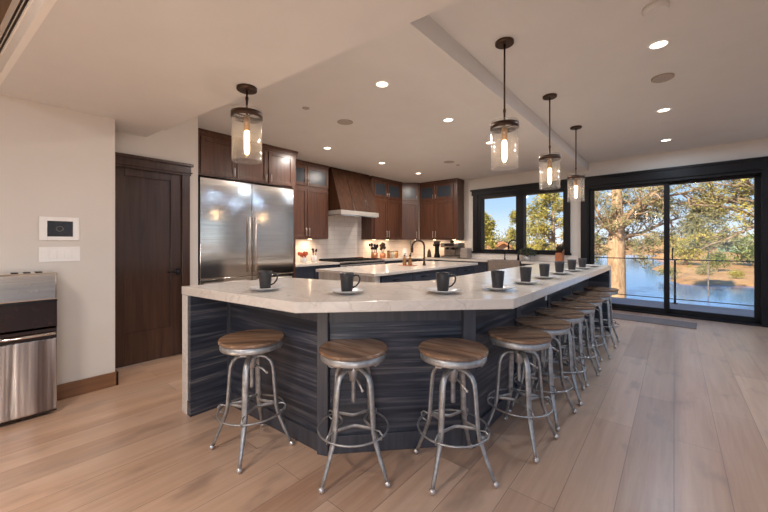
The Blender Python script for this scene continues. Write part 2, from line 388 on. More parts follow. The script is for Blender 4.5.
# ------------------------------------------------------------------ cabinets
def shaker(z0, z1, y0, y1, x, t=.02, w=.055, glassy=False, parent=None, handle=None, mat='cab', ring=None):
    """door facing +X with front face at x, spanning local y0..y1"""
    d = MB()
    d.box(x-t,x,y0,y0+w,z0,z1).box(x-t,x,y1-w,y1,z0,z1).box(x-t,x,y0+w,y1-w,z0,z0+w).box(x-t,x,y0+w,y1-w,z1-w,z1)
    if not glassy: d.box(x-t,x-t+.008,y0+w,y1-w,z0+w,z1-w)
    o = d.build('door', M[mat], parent, bevel=.0025)
    if glassy: MB().box(x-t+.004,x-t+.009,y0+w-.01,y1-w+.01,z0+w-.01,z1-w+.01).build('glass', M['cabglass'], o)
    if handle:
        hy, hz0, hz1 = handle
        MB().tube([(x+.028,hy,hz0),(x+.028,hy,hz1)], .007).tube([(x,hy,hz0+.02),(x+.028,hy,hz0+.02)], .004).tube([(x,hy,hz1-.02),(x+.028,hy,hz1-.02)], .004).build('handle', M['chrome'], o)
    return o
def crown(mb, x, y0, y1, z, back=-.3, p=.03):
    mb.box(back, x+.008, y0, y1, z, z+.05); mb.box(back, x+p, y0-.0, y1, z+.045, CEIL-.001)

# above the fridge
fc = thing('wall_cabinet', 'walnut cabinet with three doors directly above the stainless refrigerator', 'cabinet', (-5.2, 2.685, 0))
MB().box(-.44,.335,-.99,.80,2.15,2.70).build('body', M['cab'], fc, bevel=.002)
c_ = MB(); crown(c_, .335, -.99, .83, 2.69, -.44, .025); c_.build('crown', M['cab'], fc, bevel=.004)
MB().box(-.44,.34,.742,.79,0,2.15).build('side_panel', M['cab'], fc)
for y0, y1, hy in ((-.73,-.245,-.275),(-.225,.26,.23),(.285,.735,.315)):
    shaker(2.17, 2.67, y0, y1, .355, parent=fc, handle=(hy, 2.19, 2.31))

def upper(label, loc, rotz, half, depth, doors, endpanel=0):
    u = thing('wall_cabinet', label, 'cabinet', loc, rotz)
    MB().box(-depth, 0, -half, half, 1.31, 2.70).build('body', M['cab'], u, bevel=.002)
    c_ = MB(); crown(c_, 0, -half-(.0), half+.01, 2.69, -depth, .03); c_.build('crown', M['cab'], u, bevel=.004)
    for y0, y1, side in doors:
        hy = y1-.03 if side > 0 else y0+.03
        shaker(1.33, 2.26, y0, y1, .02, parent=u, handle=(hy, 1.36, 1.52))
        shaker(2.31, 2.68, y0, y1, .02, parent=u, handle=(hy, 2.33, 2.43), glassy=True)
    return u
upper('walnut upper cabinet with glass top doors between refrigerator and range hood', (-5.32, 4.055, 0), 0, .525, .33, ((-.52,-.006,1),(.006,.52,-1)))
upper('walnut upper cabinet with glass top doors just right of the range hood', (-5.32, 6.46, 0), 0, .58, .33, ((-.50,-.04,1),(-.02,.50,-1)))
upper('single door diagonal walnut corner cabinet with a glass top door', (-5.19, 7.205, 0), -math.radians(48), .225, .12, ((-.20,.20,1),))
upper('walnut upper cabinet with glass top doors beside the sink window', (-4.49, 7.42, 0), -PI/2, .54, .33, ((-.53,-.09,1),(-.07,.43,-1)))

# hood
hd = thing('range_hood', 'tapered dark wood plank range hood with a pale metal band at its bottom', 'range hood', (-5.64, 5.23, 0))
def hoodbody(x0, x1, y0, y1, z0, z1, xt, yt0, yt1):
    return [(x0,y0,z0),(x1,y0,z0),(x1,y1,z0),(x0,y1,z0),(x0,yt0,z1),(xt,yt0,z1),(xt,yt1,z1),(x0,yt1,z1)]
bf = [(3,2,1,0),(4,5,6,7),(0,1,5,4),(1,2,6,5),(2,3,7,6),(3,0,4,7)]
MB().add(hoodbody(0,.64,-.59,.51,1.88,2.768,.34,-.59,.56), bf).build('hood_shell', M['cabh'], hd, bevel=.004)
sm_ = MB()
for k in (-.21, .21):
    for dy in (-.004,):
        sm_.add([(.641,k+dy,1.885),(.641,k+dy+.008,1.885),(.341,k*.95+dy+.008,2.76),(.341,k*.95+dy,2.76),(.645,k+dy,1.885),(.645,k+dy+.008,1.885),(.345,k*.95+dy+.008,2.76),(.345,k*.95+dy,2.76)],
            [(0,1,2,3),(7,6,5,4),(0,4,5,1),(1,5,6,2),(2,6,7,3),(3,7,4,0)])
sm_.build('plank_seam', M['black'], hd)
MB().box(0,.655,-.60,.525,1.80,1.885).build('band', M['bandm'], hd, bevel=.004)
MB().box(.02,.62,-.58,.50,1.785,1.80).build('filter', M['steel'], hd)

# backsplash
struct(MB().box(-5.65,-5.638,3.45,7.84,.86,1.9).build('trim_backsplash_left', M['tile']))
struct(MB().box(-5.62,-3.75,-.012,0,.86,1.33).box(-3.75,-1.45,-.012,0,.86,.98).build('trim_backsplash_far', M['tile'], None, OW, AW))
# perimeter counters
cz = .86
bc = thing('base_cabinet', 'dark navy base cabinet between refrigerator and range', 'cabinet', (-5.3, 4.0, 0))
MB().box(-.34,.31,-.50,.55,.10,.82).build('body', M['darkblue'], bc); MB().box(-.34,.26,-.5,.55,0,.1).build('kick_plate', M['black'], bc)
for y0,y1 in ((-.49,.02),(.03,.54)): shaker(.12,.80,y0,y1,.33,parent=bc,mat='darkblue')
MB().prism([(-5.638,3.46),(-4.95,3.46),(-4.95,4.56),(-5.638,4.56)], .82, cz)
tag(MB().box(-5.637,-4.95,3.47,4.56,.82,cz).build('countertop', M['quartz'], bevel=.004), 'short pale quartz countertop between refrigerator and range', 'countertop')
bc = thing('base_cabinet', 'dark navy base cabinet to the right of the range', 'cabinet', (-5.3, 6.3, 0))
MB().box(-.34,.31,-.38,.70,.10,.82).build('body', M['darkblue'], bc); MB().box(-.34,.26,-.38,.70,0,.1).build('kick_plate', M['black'], bc)
for y0,y1 in ((-.37,.15),(.16,.69)): shaker(.12,.80,y0,y1,.33,parent=bc,mat='darkblue')
p = [(-5.637,5.91),(-4.95,5.91),(-4.95,FW(-4.95,.66)[1]),FW(-3.02,.66)[:2],FW(-3.02,.28)[:2],FW(-2.30,.28)[:2],FW(-2.30,.66)[:2],FW(-1.46,.66)[:2],FW(-1.46,.014)[:2],(-5.637,7.85)]
tag(MB().prism(p, .82, cz).build('countertop', M['quartz'], bevel=.003), 'L shaped pale quartz countertop running under the sink window', 'countertop')
bc = thing('base_cabinet', 'dark base cabinet left of the apron sink', 'cabinet', FW(-3.98,.62), AW-PI/2)
MB().box(-.58,-.01,-.92,.94,.10,.82).build('body', M['darkblue'], bc); MB().box(-.58,-.06,-.92,.94,0,.1).build('kick_plate', M['black'], bc)
for k in range(3): shaker(.12,.80,-.91+k*.617,-.91+k*.617+.607,.01,parent=bc,mat='darkblue')
bc = thing('base_cabinet', 'dark base cabinet right of the apron sink', 'cabinet', FW(-1.88,.62), AW-PI/2)
MB().box(-.58,-.01,-.40,.40,.10,.82).build('body', M['darkblue'], bc); MB().box(-.58,-.06,-.4,.4,0,.1).build('kick_plate', M['black'], bc)
for k in range(2): shaker(.12,.80,-.39+k*.395,-.39+k*.395+.385,.01,parent=bc,mat='darkblue')
# apron sink
sk = thing('apron_sink', 'brown stone apron front sink under the window', 'sink', FW(-2.66,.68), AW)
MB().box(-.35,.35,0,.03,.60,.865).box(-.35,-.32,0,.39,.60,.865).box(.32,.35,0,.39,.60,.865).box(-.35,.35,.36,.39,.60,.865).box(-.35,.35,0,.39,.60,.63).build('basin', M['apron'], sk, bevel=.008)
MB().box(-.34,.34,.02,.6,.1,.59).build('sink_cabinet', M['darkblue'], sk)
def gooseneck(name, label, loc, rotz, mat, H=.36, R=.085, r=.014):
    t = thing(name, label, 'faucet', loc, rotz)
    pts = [(0,0,0),(0,0,H-R)]+[(R-R*math.cos(a),0,H-R+R*math.sin(a)) for a in [PI*i/10 for i in range(1,11)]]+[(2*R,0,H-R-.05)]
    MB().tube(pts, r, 10).build('spout', M[mat], t)
    MB().lathe([(.03,0),(.028,.02),(.02,.05),(.02,.10)], 14).build('base', M[mat], t)
    MB().lathe([(.020,0),(.022,.07),(.015,.09)], 12, (2*R,0,H-R-.10)).build('spray_head', M[mat], t)
    MB().tube([(0,0,.07),(0,-.05,.075),(0,-.07,.12)], .007).build('lever', M[mat], t)
    return t
gooseneck('faucet', 'dark gooseneck faucet standing before the sink window', FW(-2.56,.16,cz), AW+PI+.2, 'black', .43, .10, .015)
sd = thing('soap_dispenser', 'slim black soap dispenser pump left of the window faucet', 'soap dispenser', FW(-2.83,.22,cz))
MB().lathe([(.02,0),(.02,.03),(.012,.04),(.012,.17),(.016,.18),(.016,.2)], 12).build('body', M['black'], sd)
MB().tube([(0,0,.19),(0,-.06,.2)], .006).build('spout', M['black'], sd)

# range
rg = thing('range', 'wide stainless range with black cast iron grates under the hood', 'range', (-5.3, 5.235, 0))
MB().box(-.33,.34,-.66,.66,.05,.84).build('body', M['steel'], rg, bevel=.004)
MB().box(.34,.37,-.66,.66,.70,.80).box(.34,.38,-.66,.66,.835,.865).build('control_panel', M['chrome'], rg, bevel=.01)
MB().box(.34,.36,-.64,.64,.16,.69).build('oven_door', M['steel'], rg, bevel=.004)
MB().tube([(.41,-.58,.66),(.41,.58,.66)], .014).build('oven_handle', M['chrome'], rg)
for k in range(7): MB().lathe([(.024,0),(.02,.03)], 14, (.37,-.54+k*.18,.75), M=Matrix.Rotation(PI/2,4,'Y')).build('knob', M['black'], rg)
MB().box(-.33,.34,-.66,.66,.84,.86).build('cooktop', M['black'], rg)
gm = MB()
for k in range(13): gm.box(-.28,.30,-.63+k*.105-.006,-.63+k*.105+.006,.86,.885)
for k in range(4): gm.box(-.28+k*.19,-.27+k*.19,-.63,.63,.875,.888)
gm.build('grate', M['black'], rg)
MB().box(-.33,-.29,-.66,.66,.86,.90).build('back_guard', M['steel'], rg)

# ------------------------------------------------------------------ island with its own top
isl = thing('kitchen_island', 'island cabinet with navy drawer fronts and a pale grained stone end', 'kitchen island', (-3.38, 4.5, 0))
MB().box(-.52,.52,-1.20,1.54,.10,.82).build('body', M['darkblue'], isl); MB().box(-.46,.46,-1.2,1.48,0,.1).build('kick_plate', M['black'], isl)
MB().box(-.54,.54,-1.30,-1.20,0,.82).build('end_panel', M['marble'], isl, bevel=.003)
for k in range(4):
    y0 = -1.17+k*.675
    dr = MB().box(.52,.54,y0,y0+.66,.60,.80).build('drawer', M['darkblue'], isl, bevel=.003)
    MB().tube([(.57,y0+.2,.75),(.57,y0+.4,.75)], .006).tube([(.54,y0+.22,.75),(.57,y0+.22,.75)], .004).tube([(.54,y0+.38,.75),(.57,y0+.38,.75)], .004).build('handle', M['black'], dr)
    shaker(.12,.585,y0,y0+.66,.54,parent=isl,mat='darkblue')
tag(MB().box(-3.95,-2.82,3.17,6.10,.82,cz).build('countertop', M['quartz'], bevel=.004), 'pale quartz slab on top of the kitchen island', 'countertop')
gooseneck('faucet', 'tall bronze gooseneck faucet on the island beside two soap bottles', (-3.19, 4.84, cz), PI+.9, 'bronze', .42, .105, .016)
for k, (x, y, lb) in enumerate(((-3.42,4.60,'left one of the two amber soap bottles beside the bronze faucet'),(-3.35,4.66,'right one of the two amber soap bottles, nearer the bronze faucet'))):
    t = thing('soap_bottle', lb, 'soap bottle', (x,y,cz+.008), 0, 'soap bottles on the island')
    MB().lathe([(.030,0),(.032,.01),(.032,.10),(.014,.13),(.012,.15)], 16).build('bottle', M['gold'], t)
    MB().lathe([(.016,.148),(.016,.165),(.005,.168),(.005,.19)], 12).tube([(0,0,.19),(.04,-.02,.19)], .005).build('pump', M['bronze'], t)
tag(MB().box(-3.50,-3.26,4.53,4.74,cz,cz+.008).build('tray', M['copper'], bevel=.003), 'small copper tray under the two soap bottles', 'tray')

# ------------------------------------------------------------------ the bar
ZT, ZB = .922, .862
top = [(-2.79,.990),(-1.575,1.125),(-.71,2.010),(-.675,5.80),(-1.58,5.80),(-1.60,2.49),(-1.80,2.10),(-2.20,1.99),(-2.77,1.87)]
tag(MB().prism(top, ZB, ZT).build('countertop', M['quartz'], bevel=.004), 'long angled pale quartz bar counter carrying the mugs and saucers', 'countertop')
bar = thing('breakfast_bar', 'dark stained plank bar base with stone end slab under the angled counter', 'bar counter', (-1.6, 2.2, 0))
def sub(poly): return [(x+1.6, y-2.2) for x, y in poly]
outer = [(-2.66,1.275),(-1.58,1.335),(-.97,1.975),(-.94,5.70)]
inner = [(-1.52,5.70),(-1.54,2.52),(-1.84,2.02),(-2.22,1.92),(-2.66,1.82)]
MB().prism(sub(outer+inner), 0, ZB-.001).build('panel', M['bar'], bar)
def along(mbx, a, b, z0, z1, off0, off1, e0=0, e1=0):
    a = Vector((a[0]+1.6, a[1]-2.2, 0)); b = Vector((b[0]+1.6, b[1]-2.2, 0)); t = (b-a).normalized(); n = Vector((t.y,-t.x,0)); L_ = (b-a).length
    vs = []
    for z in (z0, z1):
        for o_ in (off0, off1):
            for s_ in (-e0, L_+e1): vs.append(a+t*s_+n*o_+Vector((0,0,z)))
    mbx.add(vs, [(0,1,3,2),(4,6,7,5),(0,4,5,1),(2,3,7,6),(0,2,6,4),(1,5,7,3)])
sk_ = MB()
for a, b in zip(outer, outer[1:]): along(sk_, a, b, 0, .105, -.01, .014, 0, .006)
sk_.build('baseboard', M['barpost'], bar, bevel=.003)
for a, b in zip(outer, outer[1:]):
    pm = MB(); along(pm, a, b, ZB-.09, ZB-.002, -.01, .010); pm.build('top_rail', M['barpost'], bar, bevel=.002)
def post(p, r=.035, w=.03):
    x, y = p[0]+1.6, p[1]-2.2
    MB().box(-w, w, -w, w, 0, ZB-.002, Matrix.Translation((x,y,0)) @ Matrix.Rotation(r,4,'Z')).build('corner_post', M['barpost'], bar, bevel=.003)
post((-1.59,1.345), .4, .035); post((-.975,1.965), .75, .038); post((-2.64,1.285), 0, .02)
for yy in (2.80,3.68,4.56,5.40):
    pm = MB(); along(pm, (-.965,yy-.035), (-.96,yy+.035), .1, ZB-.002, -.01, .016); pm.build('panel_batten', M['barpost'], bar, bevel=.002)
MB().box(-2.785+1.6,-2.70+1.6,.992-2.2,1.868-2.2,0,ZB-.001).build('stone_end', M['quartz'], bar, bevel=.003)
MB().box(-2.70+1.6,-2.655+1.6,1.0-2.2,1.86-2.2,0,ZB-.001).box(-2.70+1.6,-2.64+1.6,.995-2.2,1.3-2.2,0,.10).build('end_panel', M['bar'], bar, bevel=.002)
MB().box(-1.58+1.6,-.677+1.6,5.745-2.2,5.798-2.2,0,ZB-.001).build('stone_end', M['quartz'], bar, bevel=.003)
MB().box(-1.57+1.6,-.69+1.6,5.70-2.2,5.745-2.2,0,ZB-.001).build('end_panel', M['bar'], bar, bevel=.002)
for k, yy in enumerate((3.60, 5.2)):
    pm = MB(); along(pm, (-.962,yy-.035), (-.962,yy+.035), .68, .80, -.005, .006); pm.build('outlet', M['white'], bar)

# ------------------------------------------------------------------ stools
st = thing('bar_stool', 'wood seat stool', 'bar stool')
MB().lathe([(.180,.655),(.187,.657),(.188,.660),(.187,.670),(.184,.673)], 56, smooth=False).build('seat', M['seat'], st)
MB().lathe([(.172,.617),(.178,.616),(.180,.621),(.180,.654),(.172,.655)], 56).build('seat_band', M['stoolmetal'], st)
MB().box(-.17,.17,-.018,.018,.606,.617).box(-.018,.018,-.17,.17,.606,.617).lathe([(.05,.575),(.05,.608)], 20).build('seat_bracket', M['stoolmetal'], st)
scw = MB()
prof = [(.012,.37)]
for k in range(44): prof += [(.0135,.372+k*.0048),(.0115,.3744+k*.0048)]
scw.lathe(prof, 14); scw.build('screw', M['stoolmetal'], st)
MB().lathe([(.018,.485),(.024,.49),(.024,.52),(.030,.535),(.030,.565),(.02,.572)], 20).build('hub', M['stoolmetal'], st)
MB().tube([(.02,.0,.505),(.06,-.02,.49),(.095,-.035,.468)], [.006,.006,.005]).ball((.097,-.036,.467), .008, 8).build('lever', M['chrome'], st)
prof = [(.022,.556),(.050,.562),(.084,.553),(.110,.530),(.124,.497),(.129,.45),(.139,.32),(.143,.262),(.152,.218),(.180,.142),(.211,.070),(.230,.026)]
wd = [.018]*8+[.016,.013,.011,.010]; th = [.011]*8+[.011,.010,.010,.010]
for k in range(4):
    a = PI/2*k; ca, sa = math.cos(a), math.sin(a)
    lg = MB().tube([(r*ca, r*sa, z) for r, z in prof], wd, 10, ref=(-sa,ca,0), b=th)
    lo = lg.build('leg', M['stoolmetal'], st)
    MB().ball((.236*ca,.236*sa,.016), .016, 12).build('foot', M['chrome'], lo)
MB().tube([((.192*math.cos(2*PI*i/48)), .192*math.sin(2*PI*i/48), .236) for i in range(48)], .0055, 8, closed=True).build('foot_ring', M['stoolmetal'], st)
for k in range(4):
    tb = MB()
    a = PI/2*k; ca, sa = math.cos(a), math.sin(a)
    tb.tube([(.143*ca,.143*sa,.262),(.183*ca,.183*sa,.268),(.200*ca,.200*sa,.255),(.196*ca,.196*sa,.228),(.153*ca,.153*sa,.216)], .005, 6)
    tb.build('ring_bracket', M['stoolmetal'], st)
ir = MB()
for k in range(4):
    a0_, a1_ = PI/2*k, PI/2*(k+1); p0 = Vector((.142*math.cos(a0_), .142*math.sin(a0_), .268)); p1 = Vector((.142*math.cos(a1_), .142*math.sin(a1_), .268))
    pts = []
    for i in range(9):
        t = i/8; q = p0.lerp(p1, t); rr = 1-.42*math.sin(PI*t)
        pts.append((q.x*rr, q.y*rr, .268))
    ir.tube(pts, .010, 6, ref=(0,0,1), b=.003)
ir.build('inner_brace', M['stoolmetal'], st)
spots = [(-1.965,1.09,PI/4,'bar stool nearest the refrigerator end, alone on the left bar face'),
 (-1.353,1.348,.04,'left one of the two bar stools facing the angled bar face'),
 (-.930,1.695,.06,'right one of the two bar stools on the angled bar face, at the corner'),
 (-.752,2.224,PI/4-.07,'first bar stool of the long side row, nearest the camera'),
 (-.738,2.67,PI/4-.10,'second bar stool of the long side row from the camera'),
 (-.733,3.13,PI/4+.12,'third bar stool of the long side row from the camera'),
 (-.725,3.59,PI/4-.1,'fourth bar stool along the long side, middle of that row'),
 (-.733,4.05,PI/4+.1,'fifth bar stool of the long side row, third from the far end'),
 (-.722,4.50,PI/4+.2,'second last bar stool of the long row before the far end'),
 (-.700,5.04,PI/4,'last bar stool at the far end near the sliding door')]
gS = 'bar stools around the counter'
for i, (x, y, r, lb) in enumerate(spots):
    if i == 0:
        st.location = (x,y,0); st.rotation_euler = (0,0,r); st['label'] = lb; st['group'] = gS
    else: dup(st, (x,y,0), r, lb, gS)

# ------------------------------------------------------------------ mugs and saucers
mg = thing('mug', 'm', 'mug')
MB().lathe([(.001,.004),(.030,.003),(.031,0),(.033,.001),(.0355,.01),(.043,.09),(.0455,.122),(.0435,.123),(.0415,.118),(.038,.06),(.031,.010),(.001,.008)], 32, cap0=False, cap1=False).build('body', M['mug'], mg)
MB().tube([(.041,0,.102),(.055,0,.110),(.074,0,.106),(.083,0,.086),(.077,0,.062),(.059,0,.040),(.038,0,.030)], .0075, 10, ref=(0,1,0), b=.0055).build('handle', M['mug'], mg)
sa = MB().lathe([(.001,.0),(.050,0),(.055,.004),(.085,.013),(.110,.022),(.113,.025),(.109,.026),(.084,.017),(.05,.0078),(.001,.006)], 48, cap0=False, cap1=False).build('saucer', M['plate'])
tag(sa, 's', 'saucer')
cups = [(-2.125,1.275,40,'at the left end of the bar near the refrigerator'),(-1.600,1.535,40,'in front of the left stool of the angled bar face'),(-1.140,1.945,40,'at the corner of the bar, third from the left'),
 (-.925,2.31,118,'first of the long side, nearest the bar corner'),(-.895,2.80,110,'second along the long side of the bar'),(-.893,3.307,118,'third along the long side of the bar'),
 (-.893,3.84,112,'fourth along the long side, before the knife block'),(-.872,4.29,116,'next to last towards the far end of the bar'),(-.855,4.77,112,'last one towards the sliding door end')]
for i, (x, y, hr, lb) in enumerate(cups):
    r = math.radians(hr); l1 = 'charcoal mug '+lb; l2 = 'pale saucer under the mug '+lb
    if i == 0:
        mg.location = (x,y,ZT+.008); mg.rotation_euler = (0,0,r); mg['label'] = l1; mg['group'] = 'mugs on the bar'
        sa.location = (x,y,ZT); sa['label'] = l2; sa['group'] = 'saucers on the bar'
    else:
        dup(mg, (x,y,ZT+.008), r, l1, 'mugs on the bar'); dup(sa, (x,y,ZT), 0, l2, 'saucers on the bar')
dup(sa, (-.83,5.26,ZT), 0, 'empty pale saucer at the far end of the bar without a mug', 'saucers on the bar')

# ------------------------------------------------------------------ pendants
def pendant(label, x, y, zc, ztop=2.145):
    t = thing('pendant_light', label, 'pendant light', (x,y,zc), 0, 'glass cylinder pendants over the bar')
    z = lambda v: v-zc
    MB().lathe([(.062,-.022),(.068,-.018),(.068,0)], 32).build('canopy', M['bronze'], t)
    MB().tube([(0,0,-.02),(0,0,z(ztop+.10))], .007, 10).lathe([(.011,0),(.011,.022)], 10, (0,0,z(ztop+.09))).tube([(0,0,z(ztop+.09)),(0,0,z(ztop-.02))], .008, 10).build('rod', M['bronze'], t)
    bd = MB().lathe([(.101,z(ztop-.038)),(.104,z(ztop-.038)),(.104,z(ztop)),(.101,z(ztop))], 40, cap0=False, cap1=False)
    bd.add([], []); n = 40
    bd.box(-.102,.102,-.006,.006,z(ztop-.026),z(ztop-.020)).box(-.006,.006,-.102,.102,z(ztop-.026),z(ztop-.020))
    bd.build('band', M['bronze'], t)
    MB().lathe([(.012,z(ztop-.125)),(.022,z(ztop-.12)),(.022,z(ztop-.05)),(.014,z(ztop-.02))], 18).build('socket', M['gold'], t)
    MB().lathe([(.099,z(ztop-.335)),(.099,z(ztop+.02)),(.096,z(ztop+.02)),(.096,z(ztop-.335)),(.099,z(ztop-.335))], 48, cap0=False, cap1=False).build('glass_shade', M['shade'], t)
    MB().lathe([(.010,z(ztop-.12)),(.017,z(ztop-.14)),(.017,z(ztop-.26)),(.010,z(ztop-.285)),(.001,z(ztop-.29))], 16).build('bulb', M['fil'], t)
pendant('short stemmed glass cylinder pendant hanging before the refrigerator', -2.269, 1.221, SOF)
pendant('long stemmed glass pendant nearest the camera over the long bar side', -.986, 2.596, CEIL)
pendant('middle glass pendant of the three over the long bar side', -.990, 3.858, CEIL, 2.14)
pendant('farthest glass pendant over the bar, close to the sliding door', -.992, 5.124, CEIL, 2.12)

# ------------------------------------------------------------------ downlights & ceiling discs
def lamp(name, x, y, z, P, col, size=.12, spread=PI, rot=(0,0,0)):
    l = bpy.data.lights.new(name, 'AREA'); l.shape = 'DISK'; l.size = size; l.energy = P; l.color = col; l.spread = spread
    o = bpy.data.objects.new(name, l); C.objects.link(o); o.location = (x,y,z); o.rotation_euler = rot; return o
WARM = (1,.895,.81); NEU = (.66,.82,1); COOL = (.46,.68,1)
DL = [(-2.15,2.53,'brightest downlight nearest the soffit in the kitchen ceiling'),(-2.15,3.80,'second downlight beside the ceiling beam'),(-2.15,5.08,'third downlight beside the beam, seen behind a pendant glass'),
 (-4.29,3.68,'downlight above the walnut cabinet next to the refrigerator'),(-4.30,5.05,'downlight in front of the range hood'),(-4.33,6.33,'downlight near the corner cabinet'),
 (-.09,3.39,'largest downlight on the right ceiling'),(-.09,5.11,'middle downlight of the right ceiling row'),(-.09,6.64,'right ceiling downlight nearest the sliding door')]
proto = None
for x, y, lb in DL:
    if proto is None:
        proto = thing('recessed_light', lb, 'ceiling light', (x,y,CEIL), 0, 'recessed downlights')
        MB().lathe([(.052,-.002),(.056,-.006),(.074,-.003),(.076,0)], 32, cap0=False, cap1=False).build('trim_ring', M['white'], proto)
        MB().lathe([(.001,-.004),(.053,-.004)], 24, cap0=False, cap1=False).build('lens', M['glow'], proto)
    else: dup(proto, (x,y,CEIL), 0, lb, 'recessed downlights')
    lamp('downlight_or_fill_lamp', x, y, CEIL-.008, 21 if x < -1 else 11, WARM if x < -1 else NEU, .10)
def disc(name, label, cat, x, y, r, h, mat, z=CEIL):
    tag(MB().lathe([(r*.85,-h),(r,-h*.6),(r,0)], 32, (0,0,0)).build(name, M[mat], None, (x,y,z)), label, cat)
disc('ceiling_speaker', 'flush round grey speaker grille in the kitchen ceiling near the soffit', 'speaker', -3.19, 3.03, .10, .006, 'discdark')
disc('ceiling_speaker', 'flush round speaker grille in the kitchen ceiling near the corner cabinet', 'speaker', -3.27, 5.81, .10, .006, 'discdark')
disc('sprinkler_cover', 'small round sprinkler cover left of the near speaker grille', 'sprinkler', -3.195, 2.426, .04, .008, 'discdark')
disc('sprinkler_cover', 'small round sprinkler cover beside the far speaker grille', 'sprinkler', -3.264, 6.153, .04, .008, 'discdark')
disc('smoke_detector', 'round white smoke detector at the top edge of the right ceiling', 'smoke detector', -.09, 2.84, .07, .035, 'ceil')
disc('smoke_detector', 'round grey smoke detector between two right ceiling downlights', 'smoke detector', -.08, 4.09, .085, .022, 'discdark')
disc('sprinkler_cover', 'small round sprinkler cover between the farther right downlights', 'sprinkler', -.083, 5.71, .045, .006, 'ceil')
# under-cabinet pucks
for k, (x, y) in enumerate(((-5.48,3.72),(-5.48,4.25),(-5.48,6.15),(-5.48,6.65),(-5.2,7.5),(-4.7,7.60),(-4.15,7.62))):
    t = tag(MB().lathe([(.03,-.010),(.034,-.006),(.034,0)], 20, cap0=True).build('puck_light', M['puck'], None, (x,y,1.309)),
        ['puck light under the cabinet by the refrigerator, left one','puck light under the cabinet by the refrigerator, right one','puck light under the cabinet right of the hood, left one','puck light under the cabinet right of the hood, right one','puck light under the diagonal corner cabinet','puck light under the cabinet by the window, left one','puck light under the cabinet by the window, right one'][k], 'light', 'puck lights under the cabinets')
    lamp('puck_lamp', x, y, 1.295, 2.5, (1,.70,.45), .05)

# ------------------------------------------------------------------ left wall things
th_ = thing('intercom_panel', 'white framed wall panel with a dark screen, above the switches', 'control panel', (LW, .44, 1.355))
f_ = MB().box(0,.012,-.117,-.072,-.092,.092).box(0,.012,.078,.117,-.092,.092).box(0,.012,-.072,.078,.060,.092).box(0,.012,-.072,.078,-.092,-.062)
f_.build('frame', M['white'], th_, bevel=.002)
sc_ = MB().box(0,.006,-.072,.078,-.062,.060).build('screen', M['screen'], th_)
MB().tube([(.007,.02*math.cos(2*PI*i/20),.02*math.sin(2*PI*i/20)) for i in range(20)], .001, 5, closed=True).build('dial_mark', M['discdark'], th_)
sw = thing('switch_plate', 'wide white wall plate with a row of light switches under the screen', 'light switch', (LW, .442, 1.153))
MB().box(0,.006,-.12,.12,-.058,.058).build('plate', M['white'], sw, bevel=.002)
for k in range(5):
    MB().box(.006,.010,-.105+k*.0435,-.105+k*.0435+.033,-.033,.033).build('rocker_switch', M['white'], sw, bevel=.0015)

wd_ = thing('water_dispenser', 'freestanding stainless and black water dispenser against the left wall', 'water dispenser', (LW+.16, .243, 0))
MB().box(-.135,.118,-.15,.15,.02,.985).build('body', M['blackp'], wd_, bevel=.006)
dd = MB().box(.10,.128,-.150,.150,.035,.555).build('door', M['steelv'], wd_, bevel=.008, seg=3)
MB().box(.100,.120,-.15,.15,.56,.622).build('handle_recess', M['blackp'], wd_, bevel=.004)
MB().tube([(.125,-.145,.588),(.142,-.11,.590),(.145,0,.590),(.142,.11,.590),(.125,.145,.588)], .011, 8).build('handle_bar', M['steel'], wd_)
MB().box(-.135,.05,-.15,.15,.63,.83).box(.05,.122,-.15,-.142,.63,.83).box(.05,.122,.142,.15,.63,.83).box(.05,.118,-.142,.142,.625,.64).build('dispenser_bay', M['blackp'], wd_)
for k in (-.05,0,.05): MB().lathe([(.012,-.03),(.014,0)], 12, (.09,k,.815)).build('nozzle', M['black'], wd_)
MB().box(-.135,.128,-.152,.152,.83,1.03).build('control_head', M['steel'], wd_, bevel=.012, seg=3)
MB().box(-.05,.13,-.152,.152,.822,.832).build('trim_lip', M['black'], wd_)
for k in (-.06,.0,.06): MB().box(.02,.08,k-.018,k+.018,1.028,1.036).build('button', M['black'], wd_, bevel=.003)
mk = MB()
for k in range(4): mk.box(.128,.1285,-.045+k*.028,-.035+k*.028,.90,.905)
mk.tube([(.1283,.012*math.cos(2*PI*i/16),.955+.008*math.sin(2*PI*i/16)) for i in range(16)], .0012, 5, closed=True)
mk.build('badge', M['discdark'], wd_)

# door mat
tag(MB().box(-.62,.62,-.24,.24,0,.012).build('doormat', M['mat'], None, (-.36,6.93,0), AW, bevel=.004), 'flat grey doormat in front of the sliding door', 'doormat')

# ------------------------------------------------------------------ countertop clutter
def crock(name, label, loc, r, h, mat, sticks, smat, cat, stick_h=.16, blob=.018):
    t = thing(name, label, cat, loc)
    MB().lathe([(.001,0),(r*.9,0),(r,h*.3),(r,h),(r*.9,h),(r*.85,.02),(.001,.02)], 20, cap0=False, cap1=False).build('pot', M[mat], t)
    for k in range(sticks):
        a = random.uniform(0,6.28); q = random.uniform(.2,.9); e = Vector((math.cos(a)*r*q*1.6, math.sin(a)*r*q*1.6, h+stick_h*random.uniform(.5,1)))
        MB().tube([(math.cos(a)*r*.3, math.sin(a)*r*.3, .02), e], .004, 6).ball(e, blob*random.uniform(.8,1.3), 10, 1.3).build('utensil' if smat != 'red' else 'flower', M[smat], t)
    return t
crock('flower_pot', 'white pot with red orange blooms on the counter beside the refrigerator', (-5.30,3.97,cz), .06, .10, 'plate', 10, 'red', 'flower pot', .09, .028)
crock('utensil_crock', 'white crock with dark utensils left of the range', (-5.36,4.26,cz), .055, .13, 'plate', 5, 'bronze', 'utensil crock', .12)
crock('utensil_crock', 'copper crock full of dark utensils right of the range', (-5.35,6.02,cz), .08, .14, 'copper', 8, 'black', 'utensil crock', .20, .028)
